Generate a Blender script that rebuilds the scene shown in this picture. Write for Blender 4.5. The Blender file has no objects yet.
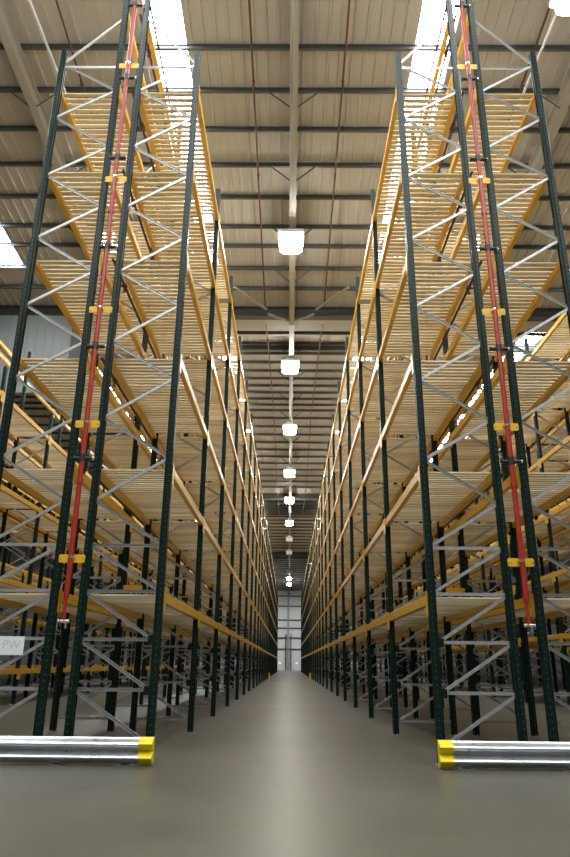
import bpy, math, random
from mathutils import Matrix, Vector

random.seed(7)
C = bpy.context.scene.collection
R = math.radians

# ------------------------------------------------------------------ dimensions (metres)
CAM_H = 1.05
D0, BAY, NB = 8.224, 3.355, 26            # first frame, bay pitch, number of bays
LEVELS = [1.818 + 1.593 * k for k in range(6)]
TOPZ = LEVELS[5] + 1.593                  # tie beams on the tall posts
SHORT_H, TALL_H = 10.515, 12.15
FD, GAP = 0.924, 0.350
XL, XR, PITCH = -1.56, 1.718, 5.48
PW, PL = 0.090, 0.100                     # upright: across the run, along the run
BACK_Y = 120.0
VALLEYS = (-7.0, 22.7, 52.4, 82.1)
ALL_SEPARATE = False

def roof_z(y):
    """underside of the roof sheets: ridges half way between the valleys"""
    half = 14.85
    if y > 96.95: return 15.535 - 0.1 * (y - 96.95)
    for v in VALLEYS:
        if abs(y - v) <= half + 1e-6:
            return 14.05 + 0.1 * abs(y - v)
    return 14.05

ORD = ['first', 'second', 'third', 'fourth', 'fifth', 'sixth', 'seventh', 'eighth', 'ninth', 'tenth', 'eleventh', 'twelfth',
       'thirteenth', 'fourteenth', 'fifteenth', 'sixteenth', 'seventeenth', 'eighteenth', 'nineteenth', 'twentieth',
       'twenty-first', 'twenty-second', 'twenty-third', 'twenty-fourth', 'twenty-fifth', 'twenty-sixth', 'twenty-seventh']
LEVEL_WORD = ['lowest', 'second', 'third', 'fourth', 'fifth', 'sixth', 'tie']

# ------------------------------------------------------------------ mesh builder
class MB:
    def __init__(self):
        self.v, self.f, self.m = [], [], []
    def add(self, verts, faces, mi=0):
        b = len(self.v)
        self.v.extend(verts)
        for f in faces:
            self.f.append(tuple(b + i for i in f)); self.m.append(mi)
    def box(self, x0, x1, y0, y1, z0, z1, mi=0):
        v = [(x, y, z) for z in (z0, z1) for y in (y0, y1) for x in (x0, x1)]
        self.add(v, [(0, 2, 3, 1), (4, 5, 7, 6), (0, 1, 5, 4), (2, 6, 7, 3), (0, 4, 6, 2), (1, 3, 7, 5)], mi)
    def bevel_box(self, x0, x1, y0, y1, z0, z1, c, mi=0, axis='z'):
        """box whose four edges along one axis are chamfered"""
        if axis == 'z':
            p = [(x0 + c, y0), (x1 - c, y0), (x1, y0 + c), (x1, y1 - c), (x1 - c, y1), (x0 + c, y1), (x0, y1 - c), (x0, y0 + c)]
            self.prism(p, z0, z1, 'z', mi)
        elif axis == 'y':
            p = [(x0 + c, z0), (x1 - c, z0), (x1, z0 + c), (x1, z1 - c), (x1 - c, z1), (x0 + c, z1), (x0, z1 - c), (x0, z0 + c)]
            self.prism(p, y0, y1, 'y', mi)
        else:
            p = [(y0 + c, z0), (y1 - c, z0), (y1, z0 + c), (y1, z1 - c), (y1 - c, z1), (y0 + c, z1), (y0, z1 - c), (y0, z0 + c)]
            self.prism(p, x0, x1, 'x', mi)
    def prism(self, poly, a, b, axis, mi=0):
        n = len(poly)
        def P(p, t):
            return {'z': (p[0], p[1], t), 'y': (p[0], t, p[1]), 'x': (t, p[0], p[1])}[axis]
        area = sum(poly[i][0] * poly[(i + 1) % n][1] - poly[(i + 1) % n][0] * poly[i][1] for i in range(n))
        if (area < 0) != (axis == 'y'):
            poly = poly[::-1]
        v = [P(p, a) for p in poly] + [P(p, b) for p in poly]
        f = [tuple(range(n - 1, -1, -1)), tuple(range(n, 2 * n))]
        f += [(i, (i + 1) % n, n + (i + 1) % n, n + i) for i in range(n)]
        self.add(v, f, mi)
    def sweep(self, p, q, poly, mi=0, up=(0, 1, 0)):
        """poly (u,w) swept from p to q; w is measured along 'up'"""
        p, q = Vector(p), Vector(q)
        d = (q - p).normalized(); w = Vector(up); w = (w - d * w.dot(d)).normalized(); u = w.cross(d)
        n = len(poly)
        area = sum(poly[i][0] * poly[(i + 1) % n][1] - poly[(i + 1) % n][0] * poly[i][1] for i in range(n))
        if area < 0: poly = poly[::-1]
        v = [tuple(e + u * a + w * b) for e in (p, q) for a, b in poly]
        f = [tuple(range(n - 1, -1, -1)), tuple(range(n, 2 * n))]
        f += [(i, (i + 1) % n, n + (i + 1) % n, n + i) for i in range(n)]
        self.add(v, f, mi)
    def tube(self, p, q, r, seg=12, mi=0, r2=None):
        p, q = Vector(p), Vector(q)
        d = (q - p).normalized()
        w = Vector((0, 0, 1)) if abs(d.z) < .9 else Vector((0, 1, 0))
        w = (w - d * w.dot(d)).normalized(); u = w.cross(d)
        r2 = r if r2 is None else r2
        v = [tuple(e + (u * math.cos(6.28318 * k / seg) + w * math.sin(6.28318 * k / seg)) * rr) for e, rr in ((p, r), (q, r2)) for k in range(seg)]
        f = [tuple(range(seg - 1, -1, -1)), tuple(range(seg, 2 * seg))]
        f += [(i, (i + 1) % seg, seg + (i + 1) % seg, seg + i) for i in range(seg)]
        self.add(v, f, mi)
    def mesh(self, name, mats, smooth=False):
        me = bpy.data.meshes.new(name)
        me.from_pydata(self.v, [], self.f)
        for m in (mats if isinstance(mats, (list, tuple)) else [mats]): me.materials.append(m)
        if len(me.materials) > 1:
            me.polygons.foreach_set('material_index', self.m)
        if smooth:
            me.polygons.foreach_set('use_smooth', [True] * len(me.polygons))
            try: me.set_sharp_from_angle(angle=R(40))
            except Exception: pass
        me.update()
        return me

def link(name, data, parent=None, loc=None, rz=0.0):
    o = bpy.data.objects.new(name, data); C.objects.link(o)
    if parent is not None: o.parent = parent
    if loc is not None: o.location = loc
    if rz: o.rotation_euler = (0, 0, rz)
    return o
def tag(o, label, cat, group=None):
    o['label'] = label; o['category'] = cat
    if 'kind' not in o: o['kind'] = 'thing'
    if group: o['group'] = group
    return o
def struct(name, mb, mats, smooth=False):
    o = link(name, mb.mesh(name, mats, smooth)); o['kind'] = 'structure'
    return o

# ------------------------------------------------------------------ materials
def mat(name, col, rough=0.5, metal=0.0, noise=None, bump=None, spec=None, rough_noise=None):
    """col linear rgb; noise = (scale, amount) multiplies the colour; bump = (scale, strength)"""
    m = bpy.data.materials.new(name); m.use_nodes = True
    nt = m.node_tree; b = nt.nodes['Principled BSDF']
    b.inputs['Base Color'].default_value = (*col, 1); b.inputs['Roughness'].default_value = rough
    b.inputs['Metallic'].default_value = metal
    if spec is not None: b.inputs['Specular IOR Level'].default_value = spec
    tc = nt.nodes.new('ShaderNodeTexCoord')
    if noise:
        n = nt.nodes.new('ShaderNodeTexNoise'); n.inputs['Scale'].default_value = noise[0]; n.inputs['Detail'].default_value = 5
        nt.links.new(tc.outputs['Object'], n.inputs['Vector'])
        r = nt.nodes.new('ShaderNodeMapRange'); r.inputs['From Min'].default_value = .3; r.inputs['From Max'].default_value = .7
        r.inputs['To Min'].default_value = 1 - noise[1]; r.inputs['To Max'].default_value = 1 + noise[1]
        nt.links.new(n.outputs['Fac'], r.inputs['Value'])
        mx = nt.nodes.new('ShaderNodeVectorMath'); mx.operation = 'SCALE'; mx.inputs[0].default_value = col
        nt.links.new(r.outputs['Result'], mx.inputs['Scale']); nt.links.new(mx.outputs['Vector'], b.inputs['Base Color'])
        if rough_noise:
            r2 = nt.nodes.new('ShaderNodeMapRange'); r2.inputs['To Min'].default_value = rough - rough_noise; r2.inputs['To Max'].default_value = rough + rough_noise
            nt.links.new(n.outputs['Fac'], r2.inputs['Value']); nt.links.new(r2.outputs['Result'], b.inputs['Roughness'])
    if bump:
        n2 = nt.nodes.new('ShaderNodeTexNoise'); n2.inputs['Scale'].default_value = bump[0]
        nt.links.new(tc.outputs['Object'], n2.inputs['Vector'])
        bp = nt.nodes.new('ShaderNodeBump'); bp.inputs['Strength'].default_value = bump[1]; bp.inputs['Distance'].default_value = .01
        nt.links.new(n2.outputs['Fac'], bp.inputs['Height']); nt.links.new(bp.outputs['Normal'], b.inputs['Normal'])
    return m

def emit(name, col, strength):
    m = bpy.data.materials.new(name); m.use_nodes = True
    nt = m.node_tree; b = nt.nodes['Principled BSDF']
    b.inputs['Base Color'].default_value = (.8, .8, .8, 1)
    b.inputs['Emission Color'].default_value = (*col, 1); b.inputs['Emission Strength'].default_value = strength
    return m

def timber():
    m = bpy.data.materials.new('pale softwood slats'); m.use_nodes = True
    nt = m.node_tree; b = nt.nodes['Principled BSDF']; b.inputs['Roughness'].default_value = .62
    b.inputs['Specular IOR Level'].default_value = .3
    geo = nt.nodes.new('ShaderNodeNewGeometry'); tc = nt.nodes.new('ShaderNodeTexCoord')
    ramp = nt.nodes.new('ShaderNodeValToRGB')
    e = ramp.color_ramp.elements
    e[0].position, e[0].color = 0.0, (.605, .48, .29, 1)
    e[1].position, e[1].color = 1.0, (.83, .715, .50, 1)
    x = e.new(.4); x.color = (.73, .60, .385, 1)
    nt.links.new(geo.outputs['Random Per Island'], ramp.inputs['Fac'])
    mp = nt.nodes.new('ShaderNodeMapping'); mp.inputs['Scale'].default_value = (2.5, 40, 40)
    nt.links.new(tc.outputs['Object'], mp.inputs['Vector'])
    n = nt.nodes.new('ShaderNodeTexNoise'); n.inputs['Scale'].default_value = 1.0; n.inputs['Detail'].default_value = 4
    nt.links.new(mp.outputs['Vector'], n.inputs['Vector'])
    r = nt.nodes.new('ShaderNodeMapRange'); r.inputs['From Min'].default_value = .3; r.inputs['From Max'].default_value = .7
    r.inputs['To Min'].default_value = .86; r.inputs['To Max'].default_value = 1.1
    nt.links.new(n.outputs['Fac'], r.inputs['Value'])
    # knots
    mp2 = nt.nodes.new('ShaderNodeMapping'); mp2.inputs['Scale'].default_value = (7, 12, 12)
    nt.links.new(tc.outputs['Object'], mp2.inputs['Vector'])
    vo = nt.nodes.new('ShaderNodeTexVoronoi'); vo.inputs['Scale'].default_value = 1.0
    nt.links.new(mp2.outputs['Vector'], vo.inputs['Vector'])
    k = nt.nodes.new('ShaderNodeMapRange'); k.inputs['From Min'].default_value = .06; k.inputs['From Max'].default_value = .14
    k.inputs['To Min'].default_value = .5; k.inputs['To Max'].default_value = 1
    nt.links.new(vo.outputs['Distance'], k.inputs['Value'])
    mu = nt.nodes.new('ShaderNodeMath'); mu.operation = 'MULTIPLY'
    nt.links.new(r.outputs['Result'], mu.inputs[0]); nt.links.new(k.outputs['Result'], mu.inputs[1])
    sc = nt.nodes.new('ShaderNodeVectorMath'); sc.operation = 'SCALE'
    nt.links.new(ramp.outputs['Color'], sc.inputs[0]); nt.links.new(mu.outputs['Value'], sc.inputs['Scale'])
    nt.links.new(sc.outputs['Vector'], b.inputs['Base Color'])
    return m

def concrete():
    m = bpy.data.materials.new('polished concrete floor'); m.use_nodes = True
    nt = m.node_tree; b = nt.nodes['Principled BSDF']
    tc = nt.nodes.new('ShaderNodeTexCoord')
    def noise(scale, detail, vec=None):
        n = nt.nodes.new('ShaderNodeTexNoise'); n.inputs['Scale'].default_value = scale; n.inputs['Detail'].default_value = detail
        nt.links.new(vec or tc.outputs['Object'], n.inputs['Vector']); return n.outputs['Fac']
    a = noise(.45, 6); c = noise(6.0, 6)
    mix = nt.nodes.new('ShaderNodeMath'); mix.operation = 'MULTIPLY_ADD'; mix.inputs[1].default_value = .35
    nt.links.new(c, mix.inputs[0]); nt.links.new(a, mix.inputs[2])
    ramp = nt.nodes.new('ShaderNodeValToRGB'); e = ramp.color_ramp.elements
    e[0].position, e[0].color = .42, (.070, .066, .050, 1)
    e[1].position, e[1].color = .92, (.117, .110, .086, 1)
    nt.links.new(mix.outputs['Value'], ramp.inputs['Fac'])
    # saw-cut joints: lines along the aisles and across them
    sep = nt.nodes.new('ShaderNodeSeparateXYZ'); nt.links.new(tc.outputs['Object'], sep.inputs['Vector'])
    def joint(axis, period, offset, half):
        ad = nt.nodes.new('ShaderNodeMath'); ad.operation = 'ADD'; ad.inputs[1].default_value = offset
        nt.links.new(sep.outputs[axis], ad.inputs[0])
        pp = nt.nodes.new('ShaderNodeMath'); pp.operation = 'PINGPONG'; pp.inputs[1].default_value = period / 2
        nt.links.new(ad.outputs['Value'], pp.inputs[0])
        g = nt.nodes.new('ShaderNodeMath'); g.operation = 'GREATER_THAN'; g.inputs[1].default_value = half
        nt.links.new(pp.outputs['Value'], g.inputs[0]); return g.outputs['Value']
    j1 = joint('X', 5.48, 3.1, .004); j2 = joint('Y', 12.0, 5.2, .004)
    mn = nt.nodes.new('ShaderNodeMath'); mn.operation = 'MINIMUM'; nt.links.new(j1, mn.inputs[0]); nt.links.new(j2, mn.inputs[1])
    mr = nt.nodes.new('ShaderNodeMapRange'); mr.inputs['To Min'].default_value = .45; mr.inputs['To Max'].default_value = 1
    nt.links.new(mn.outputs['Value'], mr.inputs['Value'])
    sc = nt.nodes.new('ShaderNodeVectorMath'); sc.operation = 'SCALE'
    nt.links.new(ramp.outputs['Color'], sc.inputs[0]); nt.links.new(mr.outputs['Result'], sc.inputs['Scale'])
    nt.links.new(sc.outputs['Vector'], b.inputs['Base Color'])
    rr = nt.nodes.new('ShaderNodeMapRange'); rr.inputs['To Min'].default_value = .30; rr.inputs['To Max'].default_value = .46
    nt.links.new(a, rr.inputs['Value']); nt.links.new(rr.outputs['Result'], b.inputs['Roughness'])
    bp = nt.nodes.new('ShaderNodeBump'); bp.inputs['Strength'].default_value = .05; bp.inputs['Distance'].default_value = .01
    nt.links.new(noise(2.2, 5), bp.inputs['Height']); nt.links.new(bp.outputs['Normal'], b.inputs['Normal'])
    b.inputs['Specular IOR Level'].default_value = .5
    return m

M = {
 'green': mat('dark green powder coat', (.0055, .0165, .0125), .36, spec=.2, noise=(30, .12)),
 'slot': mat('slot marks with lit insides', (.055, .08, .075), .4),  # lit insides of the punched holes, painted as lighter marks
 'galv': mat('galvanised steel', (.43, .44, .445), .42, .6, noise=(18, .12)),
 'rail': mat('bright galvanised rail', (.66, .68, .72), .30, .85, noise=(9, .07), rough_noise=.08),
 'beam': mat('amber beam paint', (.63, .350, .023), .32, noise=(6, .08)),
 'plate': mat('yellow spacer paint', (.80, .47, .015), .4),
 'yellow': mat('bright yellow plastic', (.90, .72, .01), .38),
 'wood': timber(),
 'red': mat('red pipe paint', (.36, .030, .014), .38),
 'brown': mat('oxide red pipe', (.075, .018, .011), .5),
 'black': mat('black iron fitting', (.02, .02, .022), .45),
 'chrome': mat('bright steel clamp', (.8, .8, .8), .25, .9),
 'purlin': mat('grey purlin steel', (.06, .064, .064), .5, .2),
 'rafter': mat('pale grey rafter paint', (.24, .225, .19), .55),
 'gutter': mat('grey valley gutter', (.30, .30, .28), .6),
 'girder': mat('dark girder paint', (.045, .047, .048), .55),
 'roof': mat('cream roof liner sheet', (.345, .325, .29), .55, noise=(.7, .06)),
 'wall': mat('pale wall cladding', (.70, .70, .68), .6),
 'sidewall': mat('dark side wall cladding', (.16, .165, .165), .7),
 'trunk': mat('grey trunking', (.13, .13, .125), .5),
 'curtain': mat('grey partition sheet', (.22, .245, .25), .6),
 'housing': mat('lamp housing', (.5, .5, .5), .5, .2),
 'lamp': emit('lit lamp lens', (1.0, .96, .86), 80.0),
 'unlit': mat('unlit lamp lens', (.65, .66, .66), .4),
 'sky': emit('daylight in roof light', (.90, .96, 1.0), 30.0),
 'lit': emit('lit door sign', (.95, 1.0, 1.0), 1.0),
 'paper': mat('white paper', (.78, .80, .82), .8),
 'ink': mat('faded grey ink', (.55, .575, .61), .8),
 'concrete': concrete(),
}

# ------------------------------------------------------------------ upright frames
def upright_poly(s=1):
    """open hat section; opening towards +x"""
    hx, hy = PW / 2, PL / 2
    return [(-hx, -hy + .006), (-hx + .006, -hy), (.012, -hy), (.018, -hy + .012), (hx, -hy + .012), (hx, -hy + .032), (-hx + .014, -hy + .03),
            (-hx + .014, hy - .03), (hx, hy - .032), (hx, hy - .012), (.018, hy - .012), (.012, hy), (-hx + .006, hy), (-hx, hy - .006),
            (-hx, .018), (-hx + .008, .012), (-hx + .008, -.012), (-hx, -.018)]
def upright_mb(mb, x, h, flip, mi=0, z0=.008):
    p = [((-a if flip else a) + x, b) for a, b in upright_poly()]
    mb.prism(p, z0, h, 'z', mi)
    return mb
def slots_mb(mb, x, h, flip, mi=0):
    """the row of punched holes on each narrow face and two rows on the broad face"""
    sg = -1 if flip else 1
    z = .16
    while z < h - .05:
        for fy in (-1, 1):
            cx = x + sg * (-.012); y = fy * (PL / 2 + .0006)
            v = [(cx + .0085 * math.cos(a), y, z + .0085 * math.sin(a)) for a in (0, 1.047, 2.094, 3.1416, 4.189, 5.236)]
            mb.add(v, [tuple(range(6)) if fy < 0 else tuple(range(5, -1, -1))], mi)
        xx = x - sg * (PW / 2 + .0006)
        for cy in (-.034, .034):
            v = [(xx, cy + .007 * math.cos(a), z + .011 * math.sin(a)) for a in (0, 1.047, 2.094, 3.1416, 4.189, 5.236)]
            mb.add(v, [tuple(range(6))], mi)
        z += .075
    return mb
def foot_mb(mb, x, mi=0):
    mb.bevel_box(x - .065, x + .065, -.085, .085, 0, .009, .012, mi)
    for yy in (-.07, .07):
        mb.tube((x, yy, .009), (x, yy, .024), .011, 8, mi)
    return mb
CH = [(-.0185, -.011), (.0185, -.011), (.0185, .011), (.013, .011), (.013, -.005), (-.013, -.005), (-.013, .011), (-.0185, .011)]   # opens towards +y
CH_FLIP = [(a, -b) for a, b in CH]                                                                                           # opens towards -y
SHORT_N = [3.55 + 1.12 * k for k in range(6)] + [10.26]
TALL_N = [2.98 + 1.12 * k for k in range(7)]
def brace_list():
    """(kind, p, q) in frame coordinates: short upright at x=0, tall upright at x=FD"""
    a, b = .034, FD - .030
    out = []
    hz = [.20, .75, 1.305, 1.86, 2.415]
    for z in hz: out.append(('strut', (a if z > 1.4 else a + .05, 0, z), (b, 0, z)))
    for i in range(4):
        out.append(('brace', (a if hz[i] > 1.4 else a + .05, 0, hz[i] + .022), (b, 0, hz[i + 1] - .022)))
    out.append(('brace', (a, 0, 2.44), (b, 0, TALL_N[0] - .015)))
    for k in range(len(TALL_N)):
        out.append(('brace', (b, -.0001, TALL_N[k] + .015), (a, -.0001, SHORT_N[k] - .015)))
        if k + 1 < len(TALL_N):
            out.append(('brace', (a, 0, SHORT_N[k] + .015), (b, 0, TALL_N[k + 1] - .015)))
    out.append(('strut', (a, 0, 10.20), (b, 0, 10.20)))
    out.append(('brace', (a, 0, 10.30), (b, 0, 11.26)))
    return out
BR = brace_list()

def frame_meshes():
    d = {}
    d['short'] = upright_mb(MB(), 0, SHORT_H, False).mesh('short_upright', M['green'])
    d['tall'] = upright_mb(MB(), FD, TALL_H, True).mesh('tall_upright', M['green'])
    d['short_slots'] = slots_mb(MB(), 0, SHORT_H, False).mesh('slots', M['slot'])
    d['tall_slots'] = slots_mb(MB(), FD, TALL_H, True).mesh('slots', M['slot'])
    d['short_foot'] = foot_mb(MB(), 0).mesh('base_plate', M['galv'])
    d['tall_foot'] = foot_mb(MB(), FD).mesh('base_plate', M['galv'])
    d['blocks'] = []
    for z in (.75, 1.305):
        mb = MB(); mb.box(.0452, .105, -.03, .03, z - .055, z + .045); mb.tube((.075, -.03, z), (.075, -.037, z), .010, 8)
        d['blocks'].append(mb.mesh('spacer_block', M['green']))
    d['braces'] = []
    for kind, p, q in BR:
        mb = MB(); mb.sweep(p, q, CH_FLIP if p[1] < 0 else CH)
        for e in (p, q):
            mb.tube((e[0], -.013, e[2]), (e[0], -.020, e[2]), .009, 6)
        d['braces'].append((kind, mb.mesh(kind, M['galv'])))
    for key, hs, ht in (('main', SHORT_H, TALL_H), ('left side', 7.91, 9.95), ('right side', SHORT_H, SHORT_H)):
        mb = MB()
        upright_mb(mb, 0, hs, False, 0); upright_mb(mb, FD, ht, True, 0)
        foot_mb(mb, 0, 1); foot_mb(mb, FD, 1)
        for kind, p, q in BR:
            if max(p[2], q[2]) < max(hs, ht) - .05 and min(p[2], q[2]) < hs - .05 and (p[2] if p[0] < q[0] else q[2]) < hs: mb.sweep(p, q, CH_FLIP if p[1] < 0 else CH, 1)
        d[key] = mb.mesh('upright_frame', [M['green'], M['galv']])
    return d
FM = frame_meshes()

def make_frame(x_short, y, s, detail, label, group, form):
    """s=+1: the tall upright stands on the +x side"""
    rz = 0 if s > 0 else math.pi
    if not detail:
        return tag(link('upright_frame', FM[form], None, (x_short, y, 0), rz), label, 'rack frame', group)
    root = tag(link('upright_frame', None, None, (x_short, y, 0), rz), label, 'rack frame', group)
    for nm in ('short', 'tall'):
        u = link('upright', FM[nm], root)
        link('slot_row', FM[nm + '_slots'], u)['kind'] = 'stuff'
        link('base_plate', FM[nm + '_foot'], u)
    for b in FM['blocks']: link('spacer_block', b, root)
    for kind, me in FM['braces']: link(kind, me, root)
    return root

# ------------------------------------------------------------------ beams and decks
BL0, BL1 = PL / 2 + .002, BAY - PL / 2 - .002          # beam between two frames
def beam_poly():
    """stepped box beam, aisle face at -x, ledge for the slats at +x; z from the deck level"""
    return [(-.025, -.078), (-.021, -.082), (.040, -.082), (.044, -.078), (.044, -.002), (.025, -.002), (.025, .038), (.021, .042), (-.021, .042), (-.025, .038)]
def connector_mb(mb, y0, y1, mi=0):
    """plate hooked on the outer face of the upright, folded back onto the beam end"""
    xo = -.025 - .004
    mb.bevel_box(xo - .005, xo, y0, y1, -.215, .062, .004, mi, 'x')
    return mb
BEAM = {}
mb = MB(); mb.prism(beam_poly(), BL0, BL1, 'y'); BEAM['beam'] = mb.mesh('pallet_beam', M['beam'])
mb = connector_mb(MB(), .004, .118); BEAM['near'] = mb.mesh('connector', M['beam'])
mb = connector_mb(MB(), BAY - .118, BAY - .004); BEAM['far'] = mb.mesh('connector', M['beam'])
def whole_beam(mb):
    mb.prism(beam_poly(), BL0, BL1, 'y'); connector_mb(mb, .004, .118); connector_mb(mb, BAY - .118, BAY - .004); return mb
BEAM['whole'] = whole_beam(MB()).mesh('pallet_beam', M['beam'])

SLAT_P, SLAT_W, SLAT_T = .112, .070, .020
DECKS = []
DX = FD - .010 - .004                      # slat length between the two beams
def slats(mb, seed):
    rnd = random.Random(seed)
    n = int((BAY - .13) / SLAT_P)
    y0 = (BAY - (n - 1) * SLAT_P) / 2
    for k in range(n):
        y = y0 + k * SLAT_P + rnd.uniform(-.006, .006); w = SLAT_W / 2 * rnd.uniform(.9, 1.08); t = rnd.uniform(-.002, .002)
        a = rnd.uniform(-.004, .004)
        x0, x1 = .007, .007 + DX
        v = [(x0, y - w - a, 0), (x1, y - w + a, 0), (x0, y + w - a, 0), (x1, y + w + a, 0)]
        v += [(p[0], p[1], SLAT_T + t) for p in v]
        mb.add(v, [(0, 2, 3, 1), (4, 5, 7, 6), (0, 1, 5, 4), (2, 6, 7, 3), (0, 4, 6, 2), (1, 3, 7, 5)])
    return mb
DECK_MB = [slats(MB(), 11 + i) for i in range(6)]
DECK_ME = [m.mesh('timber_deck', M['wood']) for m in DECK_MB]

# rows: one line of frames each
ROWS = []
LEFT_LEVELS = [.82, 2.94, 5.06, 7.18]
def add_run(run, off, x_aisle, s, n0, n1, dist, form='main', levels=LEVELS, tie=TOPZ):
    xa = x_aisle + off
    ROWS.append(dict(run=run, row='aisle', xs=xa, s=s, n0=n0, n1=n1, dist=dist, form=form, levels=levels, tie=tie))
    ROWS.append(dict(run=run, row='outer', xs=xa + s * (2 * FD + GAP), s=-s, n0=n0, n1=n1, dist=dist, form=form, levels=levels, tie=tie))
add_run('left', 0, XL, -1, 0, NB, 0)
add_run('right', 0, XR, 1, 0, NB, 0)
add_run('left neighbour', -PITCH, XL, -1, 0, 23, 1, 'left side', LEFT_LEVELS, 9.30)
add_run('right neighbour', PITCH, XR, 1, 0, 23, 1, 'right side', LEVELS, None)
add_run('far left', -2 * PITCH, XL, -1, 3, 22, 2, 'left side', LEFT_LEVELS, 9.30)
add_run('far right', 2 * PITCH, XR, 1, 3, 22, 2, 'right side', LEVELS, None)

RUN_TXT = {'left': 'left main run', 'right': 'right main run', 'left neighbour': 'left side run', 'right neighbour': 'right side run',
           'far left': 'far left run', 'far right': 'far right run'}
#VIS-BEGIN
# the 300 beams and 300 decks that show largest: row, (side,) level . bay
SEEN_BEAMS = set('''
0i0.0 0i0.1 0i0.2 0i0.3 0i1.0 0i1.1 0i1.2 0i1.3 0i1.4 0i1.5 0i2.0 0i2.1 0i2.2 0i2.3 0i3.0 0i4.0 0i4.1 0i5.0 0i6.0 0o0.0 0o0.1 0o0.2 0o0.3 0o0.4 0o0.5
0o1.0 0o1.1 0o1.2 0o1.3 0o1.4 0o1.5 0o1.6 0o2.0 0o2.1 0o2.2 0o2.3 0o2.4 0o2.5 0o2.6 0o3.0 0o3.1 0o3.2 0o3.3 0o3.4 0o3.5 0o3.6 0o3.7 0o4.0 0o4.1 0o4.2
0o4.3 0o4.4 0o4.5 0o4.6 0o4.7 0o5.0 0o5.1 0o5.2 0o5.3 0o5.4 0o5.5 0o5.6 0o5.7 0o5.8 10o0.7 10o4.6 10o4.7 11i3.7 1i0.0 1i0.1 1i0.2 1i0.3 1i0.4 1i1.0
1i1.1 1i1.2 1i1.3 1i1.4 1i2.0 1i2.1 1i3.0 1i3.2 1i4.0 1i5.0 1i5.1 1i6.0 1o0.0 1o0.1 1o0.2 1o0.3 1o1.0 1o1.1 1o1.2 1o1.3 1o2.0 1o2.1 1o3.0 1o3.1 1o3.2
1o4.0 1o5.0 2i0.0 2i0.1 2i0.2 2i0.3 2i1.0 2i1.1 2i1.2 2i1.3 2i1.4 2i1.5 2i1.6 2i2.0 2i2.1 2i2.2 2i2.3 2i2.4 2i2.5 2i2.6 2i3.0 2i4.0 2i4.1 2i5.0 2i6.0
2o0.0 2o0.1 2o0.2 2o0.3 2o0.4 2o0.5 2o0.6 2o1.0 2o1.1 2o1.2 2o1.3 2o1.4 2o1.5 2o1.6 2o2.0 2o2.1 2o2.2 2o2.3 2o2.4 2o2.5 2o2.6 2o2.7 2o3.0 2o3.1 2o3.2
2o3.3 2o3.4 2o3.5 2o3.6 2o3.7 2o4.0 2o4.1 2o4.2 2o4.3 2o4.4 2o4.5 2o4.6 2o4.7 2o4.8 2o5.0 2o5.1 2o5.2 2o5.3 2o5.4 2o5.5 2o5.6 2o5.7 2o5.8 3i0.0 3i0.1
3i0.2 3i0.3 3i0.4 3i1.0 3i1.1 3i1.2 3i1.3 3i1.4 3i2.0 3i2.1 3i3.0 3i3.2 3i4.0 3i5.0 3i6.0 3o0.0 3o0.1 3o0.2 3o0.3 3o1.0 3o1.1 3o1.2 3o1.3 3o1.4 3o1.6
3o2.0 3o2.1 3o3.0 3o3.1 3o3.2 3o4.0 3o4.1 3o5.0 4i0.3 4i2.2 4i2.3 4i2.4 4i2.5 4i2.6 4i2.7 4i3.2 4i3.3 4i4.2 4o0.2 4o0.3 4o0.4 4o0.5 4o0.6 4o1.2 4o1.3
4o2.2 4o2.3 4o2.4 4o2.5 4o2.6 4o3.1 4o3.2 4o3.3 4o3.4 4o3.5 4o3.6 5i2.3 5i2.4 5i2.6 5i3.3 5i4.2 5i4.3 5i4.4 5i4.5 5o2.4 5o2.7 5o3.3 6i0.3 6i0.4 6i0.5
6i0.7 6i1.3 6i2.3 6i2.4 6i2.5 6i2.6 6i3.3 6i4.2 6i4.3 6i5.2 6o0.2 6o0.3 6o0.4 6o0.5 6o0.6 6o1.2 6o1.3 6o1.4 6o2.2 6o2.3 6o2.4 6o2.5 6o2.6 6o2.8 6o3.2
6o3.3 6o5.2 7i1.3 7i1.4 7i2.3 7i2.4 7i2.5 7i2.6 7i2.7 7i4.3 7i4.4 7o2.4 7o2.6 8i1.8 8i2.7 8i2.8 8o0.7 8o1.6 8o1.7 8o2.6 8o2.7 9i2.7 9i2.8 9i4.7 9i4.8
9o1.9'''.split())
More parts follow.
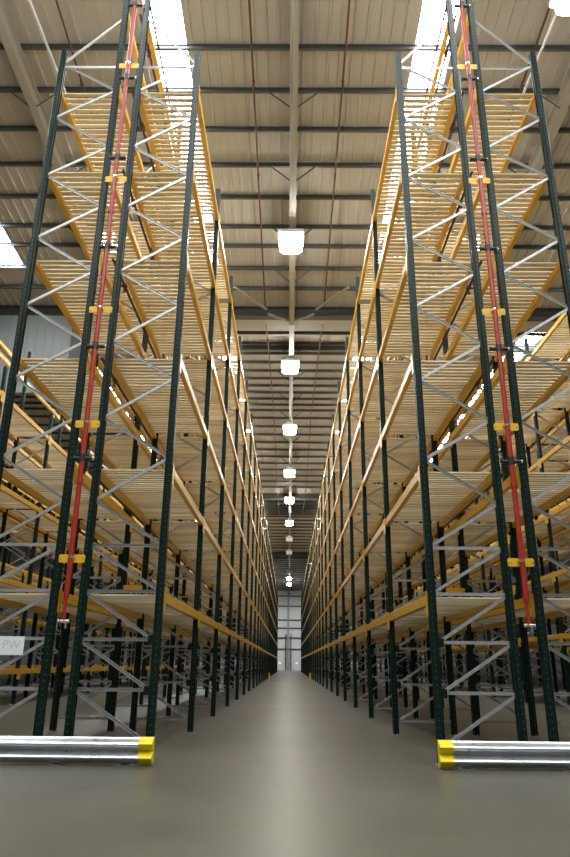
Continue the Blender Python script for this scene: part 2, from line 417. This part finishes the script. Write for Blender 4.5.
SEEN_DECKS = set('''
00.0 00.1 00.2 00.3 00.4 00.5 00.6 00.7 00.8 00.9 01.0 01.1 01.10 01.11 01.12 01.2 01.3 01.4 01.5 01.6 01.7 01.8 01.9 02.0 02.1 02.10 02.11 02.12
02.13 02.14 02.2 02.3 02.4 02.5 02.6 02.7 02.8 02.9 03.0 03.1 03.10 03.11 03.12 03.2 03.3 03.4 03.5 03.6 03.7 03.8 03.9 04.0 04.1 04.10 04.11 04.12
04.2 04.3 04.4 04.5 04.6 04.7 04.8 04.9 05.0 05.1 05.10 05.11 05.12 05.2 05.3 05.4 05.5 05.6 05.7 05.8 05.9 10.0 10.1 10.2 10.3 10.4 10.5 10.6 104.7
11.0 11.1 11.2 11.3 11.4 11.5 11.6 11.7 11.8 11.9 111.13 111.8 113.11 113.12 113.13 113.7 113.8 113.9 12.0 12.1 12.3 13.0 13.1 13.2 13.3 14.0 14.1
14.3 15.0 15.1 15.2 20.0 20.1 20.10 20.2 20.3 20.4 20.5 20.6 20.7 20.8 20.9 21.0 21.1 21.10 21.11 21.12 21.13 21.2 21.3 21.4 21.5 21.6 21.7 21.8 21.9
22.0 22.1 22.10 22.11 22.12 22.13 22.14 22.2 22.3 22.4 22.5 22.6 22.7 22.8 22.9 23.0 23.1 23.10 23.11 23.12 23.13 23.2 23.3 23.4 23.5 23.6 23.7 23.8
23.9 24.0 24.1 24.10 24.11 24.12 24.13 24.14 24.2 24.3 24.4 24.5 24.6 24.7 24.8 24.9 25.0 25.1 25.10 25.11 25.12 25.2 25.3 25.4 25.5 25.6 25.7 25.8
25.9 30.0 30.1 30.2 30.3 30.4 30.5 31.0 31.1 31.2 31.3 31.4 31.5 31.6 31.7 31.8 31.9 32.0 32.1 32.3 33.0 33.1 33.2 33.3 33.5 34.0 34.1 34.2 34.3 35.0
35.1 35.2 41.2 41.3 42.2 42.3 42.4 42.5 42.6 42.7 43.2 43.3 43.6 52.3 52.4 52.5 52.6 52.7 52.8 53.3 53.6 61.3 61.4 62.10 62.15 62.2 62.3 62.4 62.5
62.6 62.7 62.8 62.9 63.2 63.3 63.5 64.2 64.3 64.4 65.2 65.3 65.5 71.4 72.3 72.4 72.5 72.6 72.7 72.8 74.11 74.3 74.4 74.5 74.6 74.7 74.8 75.4 75.5 75.6
81.7 81.8 82.6 82.7 82.8 82.9 91.9 92.7 92.8 92.9 93.11 93.13 93.8 93.9'''.split())
#VIS-END

beam_rest, deck_rest = MB(), MB()
def add_moved(mb, src, x, y, z, s):
    b = len(mb.v)
    mb.v.extend([(x + s * p[0], y + (p[1] if s > 0 else BAY - p[1]), z + p[2]) for p in src.v])
    for f, m in zip(src.f, src.m):
        mb.f.append(tuple(b + i for i in f)); mb.m.append(m)
WHOLE_MB = whole_beam(MB())
n_beam = n_deck = 0
for ri, row in enumerate(ROWS):
    run, s, xs = row['run'], row['s'], row['xs']
    xt = xs + s * FD
    for i in range(row['n0'], row['n1'] + 1):
        y = D0 + i * BAY
        make_frame(xs, y, s, row['dist'] == 0 and i <= 8,
                   'green upright frame with grey bracing, %s from the near end, %s row, %s' % (ORD[i - row['n0']], row['row'], RUN_TXT[run]),
                   'upright frames of the racking', row['form'])
    for i in range(row['n0'], row['n1']):
        y = D0 + i * BAY
        levels, tie = row['levels'], row['tie']
        for k, z in list(enumerate(levels)) + ([(len(levels), tie)] if tie else []):
            for side in ('outer', 'inner'):
                if k == len(levels) and side == 'outer': continue
                key = '%d%s%d.%d' % (ri, side[0], k, i)
                # outer beam: aisle face away from the frame; inner beam: faces the gap between the rows
                bx = xs - s * .020 if side == 'outer' else xt + s * .020
                bs = s if side == 'outer' else -s
                if SEEN_BEAMS is None or key in SEEN_BEAMS:
                    rz = 0 if bs > 0 else math.pi
                    loc = (bx, y if bs > 0 else y + BAY, z)
                    where = ('%s edge' % ('main aisle' if row['row'] == 'aisle' and row['dist'] == 0 else 'side aisle')) if side == 'outer' else ('inner edge of %s row' % row['row'])
                    lab = 'yellow box beam, %s level, %s bay back, %s, %s' % ('tie' if k == len(levels) else LEVEL_WORD[k], ORD[i - row['n0']], where, RUN_TXT[run])
                    if row['dist'] == 0 and i <= 7:
                        o = link('pallet_beam', BEAM['beam'], None, loc, rz)
                        link('connector', BEAM['near'], o); link('connector', BEAM['far'], o)
                    else:
                        o = link('pallet_beam', BEAM['whole'], None, loc, rz)
                    tag(o, lab, 'rack beam', 'yellow beams of the racking'); o['key'] = key
                    n_beam += 1
                else:
                    add_moved(beam_rest, WHOLE_MB, bx, y, z, bs)
            if k < len(levels):
                key = '%d%d.%d' % (ri, k, i)
                di = (ri * 7 + k * 3 + i) % 6
                if SEEN_DECKS is None or key in SEEN_DECKS:
                    o = link('timber_deck', DECK_ME[di], None, (xs, y if s > 0 else y + BAY, z), 0 if s > 0 else math.pi)
                    tag(o, 'pale slatted timber deck, %s level, %s bay back, %s row, %s' % (LEVEL_WORD[k], ORD[i - row['n0']], row['row'], RUN_TXT[run]),
                        'rack deck', 'slatted timber decks of the racking')
                    o['key'] = key; n_deck += 1
                else:
                    add_moved(deck_rest, DECK_MB[di], xs, y, z, s)
if beam_rest.v:
    o = link('distant_beams', beam_rest.mesh('distant_beams', M['beam'])); o['kind'] = 'stuff'
    tag(o, 'remaining yellow beams deep in the racking', 'rack beams')
if deck_rest.v:
    o = link('distant_decks', deck_rest.mesh('distant_decks', M['wood'])); o['kind'] = 'stuff'
    tag(o, 'remaining slatted timber decks deep in the racking', 'rack decks')

# ------------------------------------------------------------------ row spacers, sprinkler risers and in-rack pipes
SP_Z = [2.24, 3.99, 5.69, 7.92, 10.17]
mb = MB(); mb.bevel_box(-.160, .160, -.004, .004, -.050, .050, .014, 0, 'y')
SPACER = mb.mesh('spacer_plate', M['plate'])
mb = MB()
for xx in (-.14, .14):
    mb.tube((xx, -.004, 0), (xx, -.013, 0), .012, 6)
SP_BOLT = mb.mesh('bolt', M['galv'])
for run, gx in (('left', XL - FD - GAP / 2), ('right', XR + FD + GAP / 2)):
    for i in range(0, 3):
        for k, z in enumerate(SP_Z):
            y = D0 + i * BAY - PL / 2 - .006
            o = tag(link('row_spacer', SPACER, None, (gx, y, z)),
                    'yellow row spacer plate between the tall posts, %s up, %s frame back, %s' % (ORD[k], ORD[i], RUN_TXT[run]), 'row spacer', 'yellow row spacers')
            link('bolt', SP_BOLT, o)
    # riser
    y = D0 - PL / 2 - .012 - .040
    r = tag(link('sprinkler_riser', None, None, (gx, y, 0)), 'vertical red sprinkler riser pipe up the end of the %s' % RUN_TXT[run], 'sprinkler pipe', 'red sprinkler risers')
    mb = MB(); mb.tube((0, 0, 1.80), (0, 0, 14.2), .033, 16); link('pipe', mb.mesh('pipe', M['red'], True), r)
    mb = MB(); mb.tube((0, 0, 1.80), (0, 0, 1.74), .033, 16, 0, .020); mb.tube((0, 0, 1.76), (0, 0, 1.50), .020, 14); link('drain_pipe', mb.mesh('drain_pipe', M['red'], True), r)
    mb = MB(); mb.tube((-.06, 0, 1.50), (.07, 0, 1.50), .022, 12); mb.tube((.03, 0, 1.50), (.03, 0, 1.42), .016, 12); mb.tube((-.03, 0, 1.50), (-.03, -.05, 1.50), .012, 10)
    v = link('drain_valve', mb.mesh('drain_valve', M['chrome'], True), r)
    for z in SP_Z:
        mb = MB(); mb.tube((0, 0, z - .008), (0, 0, z + .022), .037, 16); mb.box(-.042, .042, .010, .038, z, z + .018)
        c = link('pipe_clamp', mb.mesh('pipe_clamp', M['chrome'], True), r); c['label'] = 'bright steel clamp on the spacer plate'
    for z in (3.2, 7.30):
        mb = MB(); mb.tube((0, 0, z - .03), (0, 0, z + .03), .042, 16); link('coupling', mb.mesh('coupling', M['red'], True), r)
    for k, z in enumerate(LEVELS[1:] + [TOPZ]):
        z = z + .10
        mb = MB(); mb.tube((-.10, .018, z), (.125, .018, z), .026, 12); mb.tube((0, 0, z - .05), (0, 0, z + .05), .040, 14); mb.tube((-.10, .018, z), (-.115, .018, z), .034, 12)
        t = link('branch_tee', mb.mesh('branch_tee', M['black'], True), r); t['label'] = 'black iron tee to the in-rack pipe'
        mb = MB(); mb.tube((.125, .018, z), (.150, .018, z), .027, 12); link('end_cap', mb.mesh('end_cap', M['chrome'], True), t)
# in-rack pipes: one along the gap of every run at every level
PIPE_HEAD = MB(); PIPE_HEAD.tube((0, 0, -.02), (0, 0, -.09), .012, 8); PIPE_HEAD.tube((0, 0, -.09), (0, 0, -.095), .026, 10); PIPE_HEAD.tube((0, -.03, 0), (0, .03, 0), .036, 10)
HEAD_ME = PIPE_HEAD.mesh('sprinkler_head', M['brown'], True)
for run, gx, n1, heads in (('left', XL - FD - GAP / 2 + .07, NB, 8), ('right', XR + FD + GAP / 2 - .07, NB, 8), ('left neighbour', XL - FD - GAP / 2 - PITCH, 23, 0), ('right neighbour', XR + FD + GAP / 2 + PITCH, 23, 0)):
    for k, z in enumerate(LEFT_LEVELS[1:] + [9.30] if run == 'left neighbour' else LEVELS[1:] + ([TOPZ] if heads else [])):
        zz = z - .035 if z < 9.29 or 9.5 < z < 11 else z + .02
        y0, y1 = D0 + .02, D0 + n1 * BAY - .3
        mb = MB(); mb.tube((0, y0, 0), (0, y1, 0), .021, 12)
        o = link('rack_sprinkler_pipe', mb.mesh('rack_sprinkler_pipe', M['brown'], True), None, (gx, 0, zz))
        tag(o, 'thin brown sprinkler pipe running back under %s level decks, %s' % (LEVEL_WORD[k + 1], RUN_TXT[run]), 'sprinkler pipe', 'in-rack sprinkler pipes')
        for h in range(heads):
            link('sprinkler_head', HEAD_ME, o, (0, D0 + .75 + 1.6775 * h, 0))

# ------------------------------------------------------------------ guard rails
def w_profile(off=0.0, dz=0.0):
    """corrugated rail section (y, z): two ridges towards the aisle"""
    pts = []
    for k in range(25):
        t = k / 24
        z = .020 - dz + t * (.262 + 2 * dz)
        u = 4 * math.pi * t
        y = -.040 + .036 * math.cos(u)
        pts.append((y - off, z))
    return pts
def shell(mb, pts, thick, x0, x1):
    back = [(p[0] + thick, p[1]) for p in pts[::-1]]
    mb.prism(pts + back, x0, x1, 'x')
    return mb
def guard_rail(x0, x1, label):
    y = 7.93
    root = tag(link('guard_rail', None, None, ((x0 + x1) / 2, y, 0)), label, 'guard rail', 'end guard rails')
    h = (x1 - x0) / 2
    link('rail', shell(MB(), w_profile(), .006, -h + .12, h - .12).mesh('rail', M['rail'], True), root)
    for sx in (-1, 1):
        mb = MB()
        a, b = sx * h, sx * (h - .15)
        shell(mb, w_profile(.007, .006), .010, min(a, b), max(a, b))
        # closed rounded nose
        pts = w_profile(.007, .006)
        nose = [(p[0] + .006, p[1]) for p in pts] + [(.060, pts[-1][1]), (.060, pts[0][1])]
        mb.prism(nose, min(a, a - sx * .006), max(a, a - sx * .006), 'x')
        e = link('end_cap', mb.mesh('end_cap', M['yellow'], True), root); e['label'] = 'bright yellow plastic end cap'
    for px in (-h + .30, -h + 1.42, h - .30):
        mb = MB()
        mb.box(px - .04, px + .04, .022, .030, .008, .262); mb.box(px - .04, px - .034, .030, .085, .008, .262); mb.box(px + .034, px + .04, .030, .085, .008, .262)
        p = link('post', mb.mesh('post', M['girder']), root)
        mb = MB(); mb.bevel_box(px - .09, px + .09, -.03, .13, 0, .008, .01)
        for bx, by in ((-.065, -.01), (.065, -.01), (-.065, .11), (.065, .11)):
            mb.tube((px + bx, by, .008), (px + bx, by, .026), .013, 6)
        link('base_plate', mb.mesh('base_plate', M['galv']), p)
        mb = MB(); mb.tube((px, -.006, .151), (px, .004, .151), .016, 8); link('bolt', mb.mesh('bolt', M['galv']), p)
guard_rail(XL - 2 * FD - GAP - .16, -1.46, 'corrugated steel guard rail with yellow end caps before the left racking run')
guard_rail(1.628, XR + 2 * FD + GAP + .16, 'corrugated steel guard rail with yellow end caps before the right racking run')

# ------------------------------------------------------------------ paper notice on the left end frame
n = tag(link('paper_notice', None, None, (-3.265, D0 - .030, 1.315)), 'white paper sheet hung from a grey strut at the left end frame', 'notice')
mb = MB(); mb.box(-.150, .150, -.0008, .0008, -.198, .012); link('sheet', mb.mesh('sheet', M['paper']), n)
cu = bpy.data.curves.new('lettering', 'FONT'); cu.body = 'PW'; cu.size = .135; cu.align_x = 'CENTER'; cu.align_y = 'CENTER'; cu.extrude = .0004
cu.materials.append(M['ink'])
tmp = bpy.data.objects.new('lettering', cu)
t = link('lettering', bpy.data.meshes.new_from_object(tmp), n, (0, -.0016, -.085)); t.rotation_euler = (R(90), 0, 0)
bpy.data.objects.remove(tmp); bpy.data.curves.remove(cu)

# ------------------------------------------------------------------ yellow post guards far down the aisle
for x, y, nm in ((-1.33, 48.7, 'left'), (1.49, 48.7, 'right')):
    p = tag(link('post_guard', None, None, (x, y, 0)), 'small yellow post guard on the floor beside the %s-hand main run' % nm, 'post guard', 'yellow post guards')
    mb = MB(); mb.prism([(-.055, -.055), (.055, -.055), (.055, .055), (.043, .055), (.043, -.043), (-.043, -.043), (-.043, .055), (-.055, .055)], .01, .46, 'z'); link('shield', mb.mesh('shield', M['yellow']), p)
    mb = MB(); mb.bevel_box(-.10, .10, -.10, .10, 0, .010, .015); link('base_plate', mb.mesh('base_plate', M['yellow']), p)

# ------------------------------------------------------------------ building shell
SX = 30.0
mb = MB(); mb.box(-SX, SX, -16, BACK_Y + .3, -.2, 0); struct('floor', mb, M['concrete'])
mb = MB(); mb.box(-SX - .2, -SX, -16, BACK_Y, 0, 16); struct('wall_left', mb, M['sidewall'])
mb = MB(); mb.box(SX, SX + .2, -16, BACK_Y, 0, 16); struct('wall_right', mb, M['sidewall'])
mb = MB(); mb.box(-SX, SX, BACK_Y, BACK_Y + .2, 0, 16); struct('wall_back', mb, M['wall'])

# roof liner: trapezoidal ribs running down the slope, rows of openings for the roof lights
RIB, SKY_W = .30, .86
SKY_X = [-9.95, -3.0, 3.38, 10.3]
def sky_x(x):
    return any(abs(x - c) < SKY_W / 2 for c in SKY_X)
SPANS = []                                     # (y0, y1) of each roof-light row
for v in VALLEYS[:-1]:
    SPANS.append((v + 2.3, v + 13.6)); SPANS.append((v + 15.3, v + 27.4))
SPANS.append((99.0, 114.0))  # extra roof-light row, added to brighten the end wall
# profile in x: rib edges; openings split exactly at the roof-light edges
xs_prof = []
x = -SX
while x < SX:
    xs_prof += [(x, 0), (x + .225, 0), (x + .232, -.042), (x + .290, -.042)]
    x += RIB
    xs_prof.append((x - .0001, 0))
edges = sorted([c - SKY_W / 2 for c in SKY_X] + [c + SKY_W / 2 for c in SKY_X])
xs_prof = [p for p in xs_prof if not any(abs(p[0] - e) < .02 for e in edges) and not sky_x(p[0])] + [(e, 0) for e in edges]
xs_prof.sort()
ys = sorted(set([-7.0, 7.85, 22.7, 37.55, 52.4, 67.25, 82.1, 96.95, BACK_Y] + [a for s_ in SPANS for a in s_]))
ys = [y for y in ys if -7.0 <= y <= BACK_Y]
mb = MB()
nx = len(xs_prof)
for y in ys:
    mb.v.extend([(px, y, roof_z(y) + pz) for px, pz in xs_prof])
for j in range(len(ys) - 1):
    ym = (ys[j] + ys[j + 1]) / 2
    lit = any(a < ym < b for a, b in SPANS)
    for i in range(nx - 1):
        xm = (xs_prof[i][0] + xs_prof[i + 1][0]) / 2
        if lit and sky_x(xm): continue
        a = j * nx + i
        mb.f.append((a, a + nx, a + nx + 1, a + 1)); mb.m.append(0)
struct('ceiling', mb, M['roof'])
k = 0
for c in SKY_X:
    for a, b in SPANS:
        b = min(b, BACK_Y)
        if a >= BACK_Y or c < -12 and a < 20: pass
        k += 1
        w = MB()
        w.add([(c - SKY_W / 2, a, roof_z(a) + .02), (c + SKY_W / 2, a, roof_z(a) + .02), (c + SKY_W / 2, b, roof_z(b) + .02), (c - SKY_W / 2, b, roof_z(b) + .02)], [(0, 3, 2, 1)])
        struct('window_%d' % k, w, M['sky'])

# purlins across the bays
def z_poly(h, w, t=.012):
    return [(-w / 2, 0), (w / 2, 0), (w / 2, t), (t / 2, t), (t / 2, h - t), (w / 2, h - t), (w / 2, h), (-w / 2, h), (-w / 2, h - t), (-t / 2, h - t), (-t / 2, t), (-w / 2, t)]
PURLINS = [6.1, 7.3, 8.5, 9.6, 10.75, 11.97, 13.13, 14.32, 15.55, 16.8, 18.08, 19.0, 20.15, 21.3]
y = 24.95
while y < BACK_Y - 1:
    if not any(abs(y - v) < 1.1 for v in VALLEYS): PURLINS.append(y)
    y += 1.22
for v_ in (-6, -4.5, -3, -1.5, 0, 1.5, 3, 4.5): PURLINS.append(v_)
for y in PURLINS:
    h = .14
    zb = roof_z(y) - .044 - h
    mb = MB(); mb.prism([(a + y, b + zb) for a, b in z_poly(h, .065)], -SX, SX, 'x'); struct('roof_purlin', mb, M['purlin'])
# valley girders and gutters
for v in VALLEYS:
    mb = MB(); mb.box(-SX, SX, v - .16, v + .16, roof_z(v) - .43, roof_z(v) - .41 + .03)
    mb.box(-SX, SX, v - .012, v + .012, roof_z(v) - .40, roof_z(v) - .05); mb.box(-SX, SX, v - .16, v + .16, roof_z(v) - .05, roof_z(v) - .02)
    struct('valley_girder', mb, M['girder'])
    mb = MB(); mb.prism([(v + .45, roof_z(v) - .16), (v + 1.55, roof_z(v) - .16), (v + 1.75, roof_z(v) + .12), (v + .25, roof_z(v) - .03)], -SX, SX, 'x'); struct('valley_gutter', mb, M['gutter'])
    mb = MB(); mb.box(-SX, SX, v + 3.78, v + 3.92, roof_z(v) + .08, roof_z(v) + .34); struct('wind_girder', mb, M['girder'])
# rafters: I-sections along each slope
RAFT_X = [-19.8, -13.2, -6.6, .03, 6.85, 13.6, 20.2]
I_W, I_H = .20, .46
for rx in RAFT_X:
    for v in VALLEYS:
        for dy in (-14.85, 14.85):
            if v + dy < -10: continue
            ya, yb = v, v + dy
            if yb > BACK_Y or ya < -7.5: continue
            poly = [(-I_W / 2, -I_H), (I_W / 2, -I_H), (I_W / 2, -I_H + .018), (.008, -I_H + .018), (.008, -.018), (I_W / 2, -.018), (I_W / 2, 0), (-I_W / 2, 0), (-I_W / 2, -.018), (-.008, -.018), (-.008, -I_H + .018), (-I_W / 2, -I_H + .018)]
            mb = MB()
            if ya == 82.1 and dy > 0: mb.sweep((rx, yb, roof_z(yb) - .24), (rx, BACK_Y - .1, roof_z(BACK_Y - .1) - .24), poly, 0, (0, 0, 1))
            mb.sweep((rx, ya, roof_z(ya) - .24), (rx, yb, roof_z(yb) - .24), poly, 0, (0, 0, 1))
            struct('rafter', mb, M['rafter'])
# fly braces from the purlins to the rafter flange
for rx in RAFT_X[2:5]:
    for y in [13.13, 15.55, 18.08, 20.15] + [26.2 + 3.66 * q for q in range(16)]:
        if abs(y - 22.7) < 1: continue
        mb = MB()
        for sx in (-1, 1):
            mb.sweep((rx + sx * .09, y, roof_z(y) - .66), (rx + sx * .62, y - .02, roof_z(y) - .20), [(-.02, -.004), (.02, -.004), (.02, .004), (-.02, .004)], 0, (0, 1, 0))
        struct('fly_brace', mb, M['purlin'])
# roof wind bracing at the first valley
for sx in (-1, 1):
    for (p, q) in (((sx * 2.05, 20.75), (sx * .93, 22.1)), ((sx * .88, 22.4), (sx * .10, 22.9))):
        mb = MB(); mb.tube((p[0], p[1], roof_z(p[1]) - .45), (q[0], q[1], roof_z(q[1]) - .45), .05, 10); struct('wind_brace', mb, M['rafter'], True)
# smoke partition hanging in the side bay on the left
mb = MB(); mb.box(-SX, -8.35, 22.60, 22.66, 10.4, 13.66)
for q in range(60):
    mb.box(-8.4 - q * .33, -8.36 - q * .33, 22.585, 22.60, 10.4, 13.66)
struct('wall_partition', mb, M['curtain'])
mb = MB(); mb.box(-8.33, -7.6, 22.5, 22.75, 10.2, 13.9); struct('trim_1', mb, M['girder'])

# back wall rails, column and door
for q, z in enumerate((12.3, 10.57, 8.23, 6.88, 5.26, 3.42)):
    mb = MB(); mb.box(-SX, SX, BACK_Y - .12, BACK_Y - .01, z - .11, z + .11); struct('trim_%d' % (q + 2), mb, M['purlin'])
mb = MB(); mb.box(-.28, .02, BACK_Y - .50, BACK_Y - .47, 0, 12.8); mb.box(-.28, .02, BACK_Y - .16, BACK_Y - .13, 0, 12.8); mb.box(-.145, -.115, BACK_Y - .47, BACK_Y - .16, 0, 12.8)
struct('steel_column', mb, M['gutter'])
for sx in (-.52, .38):
    mb = MB(); mb.tube((sx, BACK_Y - .30, 0.0), (sx, BACK_Y - .30, 5.9), .07, 10)
    for z in (.9, 1.9, 2.9): mb.box(sx - .10, sx + .10, BACK_Y - .40, BACK_Y - .20, z, z + .25)
    tag(link('wall_pipe', mb.mesh('wall_pipe', M['purlin'], True)), 'grey standpipe beside the %s of the end-wall column' % ('left' if sx < 0 else 'right'), 'pipe', 'pipes on the end wall')
for q, dx in enumerate((-1.5, 1.4)):
    mb = MB(); mb.box(dx - .18, dx + .18, BACK_Y - .07, BACK_Y - .02, 1.08, 1.26)
    tag(link('lit_sign', mb.mesh('lit_sign', M['lit'])), 'small glowing white panel low on the end wall, %s of column' % ('left' if dx < 0 else 'right'), 'sign', 'lit panels on the end wall')

# ------------------------------------------------------------------ roof sprinkler pipes, trunking, lamps
for x, nm in ((-5.28, 'over the left side aisle'), (-.98, 'left of the lamp row over main aisle'), (1.25, 'right of the lamp row over main aisle'), (5.72, 'over the right side aisle')):
    for a, b, w in ((8.2, 22.2, 'near slope'), (23.6, 37.2, 'second slope'), (37.9, 51.9, 'third slope'), (53, 66.8, 'fourth slope')):
        p = tag(link('roof_sprinkler_pipe', None, None, (x, 0, 0)), 'rust-red sprinkler pipe under the roof %s, %s' % (nm, w), 'sprinkler pipe', 'roof sprinkler pipes')
        mb = MB()
        mb.tube((0, a, roof_z(a) - .32), (0, b, roof_z(b) - .32), .026, 10)
        link('pipe', mb.mesh('pipe', M['brown'], True), p)
        for y in [a + 1.5 + 3.0 * q for q in range(int((b - a - 1) / 3))]:
            zz = roof_z(y) - .32
            mb = MB(); mb.tube((0, y, zz - .02), (0, y, zz - .12), .014, 8); mb.tube((0, y, zz - .12), (0, y, zz - .125), .035, 10); mb.tube((0, y - .035, zz), (0, y + .035, zz), .038, 10)
            link('sprinkler_head', mb.mesh('sprinkler_head', M['brown'], True), p)
for x, nm in ((-3.02, 'left'), (3.22, 'right')):
    mb = MB(); mb.tube((x, 8, 14.2), (x, 22.2, 13.62), .024, 8)
    tag(link('steel_tie', mb.mesh('steel_tie', M['girder'], True)), 'dark steel tie under the bright roof light above the %s racking' % nm, 'steel tie', 'ties under the roof lights')

LAMP_Z = 13.45
LW, LH = .34, .34  # lens drawn larger so its shape takes in the lamp's glow
LO = LW + .05  # plate overhang widened to keep lens light off the rafter
mb = MB(); mb.prism([(-LO, -LO), (LO, -LO), (LO, LO), (-LO, LO)], LH - .01, LH + .09, 'z'); mb.bevel_box(-.17, .17, -.17, .17, LH + .09, LH + .26, .05); HOUS = mb.mesh('housing', M['housing'])
def lens_mesh(m):
    mb = MB(); w0, w1, c = LW - .05, LW, .07
    def ring(w, z): return [(-w + c, -w, z), (w - c, -w, z), (w, -w + c, z), (w, w - c, z), (w - c, w, z), (-w + c, w, z), (-w, w - c, z), (-w, -w + c, z)]
    v = ring(w0, 0) + ring(w1, .08) + ring(w1, LH - .01)
    f = [tuple(range(7, -1, -1))]
    for r_ in range(2):
        f += [(r_ * 8 + i, r_ * 8 + (i + 1) % 8, r_ * 8 + 8 + (i + 1) % 8, r_ * 8 + 8 + i) for i in range(8)]
    mb.add(v, f); return mb.mesh('lens', m)
LENS, LENS_OFF = lens_mesh(M['lamp']), lens_mesh(M['unlit'])
mb = MB()
for sx in (-.2, .2): mb.tube((sx, 0, LH + .20), (sx * .3, 0, LH + .43), .008, 6)
HANG = mb.mesh('hanger', M['galv'])
LAMP_Y = [.1, 8.75, 17.46, 26.6, 34.9, 43.9, 51.8, 60.9, 69.6, 78.3, 95.0, 103.3, 111.0]
LAMP_ROWS = ((-.02, 'main aisle'), (-5.47, 'left side aisle'), (5.52, 'right side aisle'))
for x, nm in LAMP_ROWS:
    mb = MB(); mb.bevel_box(x - .025, x + .025, -6.5, BACK_Y - 12, LAMP_Z + .48, LAMP_Z + .53, .008, 0, 'y')
    for yy in range(2, 100, 6): mb.tube((x, yy, LAMP_Z + .53), (x, yy, roof_z(yy) - .05), .006, 5)
    tag(link('lighting_trunking', mb.mesh('lighting_trunking', M['trunk'] if nm == 'main aisle' else M['galv'])), 'pale steel lighting trunking carrying the lamps along the %s' % nm, 'trunking', 'lighting trunkings')  # main row coloured darker than the side rows, whose brightness stands for reflections
    for q, y in enumerate(LAMP_Y):
        if nm != 'main aisle' and y > 60: continue
        if nm == 'right side aisle' and q == 1: y = 9.35
        off = (65 < y < 97) if nm == 'main aisle' else y > 30
        l = tag(link('high_bay_lamp', None, None, (x, y, LAMP_Z - .30)), '%s square high-bay lamp, %s from the near end, above the %s' % ('unlit' if off else 'glowing white', ORD[q], nm), 'lamp', 'high-bay lamps')
        link('housing', HOUS, l); link('lens', LENS_OFF if off else LENS, l); link('hanger', HANG, l)
# rows over the open floor before the racking, behind the viewpoint
for x in (-5.5, 0, 5.5):
    l = tag(link('high_bay_lamp', None, None, (x, -4.5, LAMP_Z - .30)), 'glowing square high-bay lamp over the open floor before the racking', 'lamp', 'lamps over the cross aisle')
    link('housing', HOUS, l); link('lens', LENS, l); link('hanger', HANG, l)

# ------------------------------------------------------------------ added weak fill: end behind the camera left open instead of walled
w = bpy.data.worlds.new('daylight'); bpy.context.scene.world = w; w.use_nodes = True
bg = w.node_tree.nodes['Background']; bg.inputs['Color'].default_value = (.95, .97, 1.0, 1); bg.inputs['Strength'].default_value = 0.07

# ------------------------------------------------------------------ camera
f, th, yaw, roll = 663.5752, .3408, -.0084, .0099
s_, c_ = math.sin(yaw), math.cos(yaw)
right0 = Vector((c_, -s_, 0)); ahead = Vector((s_, c_, 0)); up = Vector((0, 0, 1))
fwd = ahead * math.cos(th) + up * math.sin(th); up0 = -ahead * math.sin(th) + up * math.cos(th)
rt = right0 * math.cos(roll) + up0 * math.sin(roll); u = -right0 * math.sin(roll) + up0 * math.cos(roll)
cam = bpy.data.cameras.new('camera'); co = bpy.data.objects.new('camera', cam); C.objects.link(co)
m = Matrix((( rt.x, u.x, -fwd.x, 0), (rt.y, u.y, -fwd.y, 0), (rt.z, u.z, -fwd.z, CAM_H), (0, 0, 0, 1)))
co.matrix_world = m
cam.sensor_fit = 'VERTICAL'; cam.sensor_height = 36; cam.sensor_width = 24; cam.lens = f / 857 * 36
cam.clip_start = .05; cam.clip_end = 300
sc = bpy.context.scene; sc.camera = co
sc.cycles.diffuse_bounces = 7; sc.cycles.max_bounces = 12
sc.view_settings.view_transform = 'Standard'; sc.view_settings.look = 'None'; sc.view_settings.gamma = 1; sc.view_settings.use_curve_mapping = False
sc.view_settings.exposure = 0.0
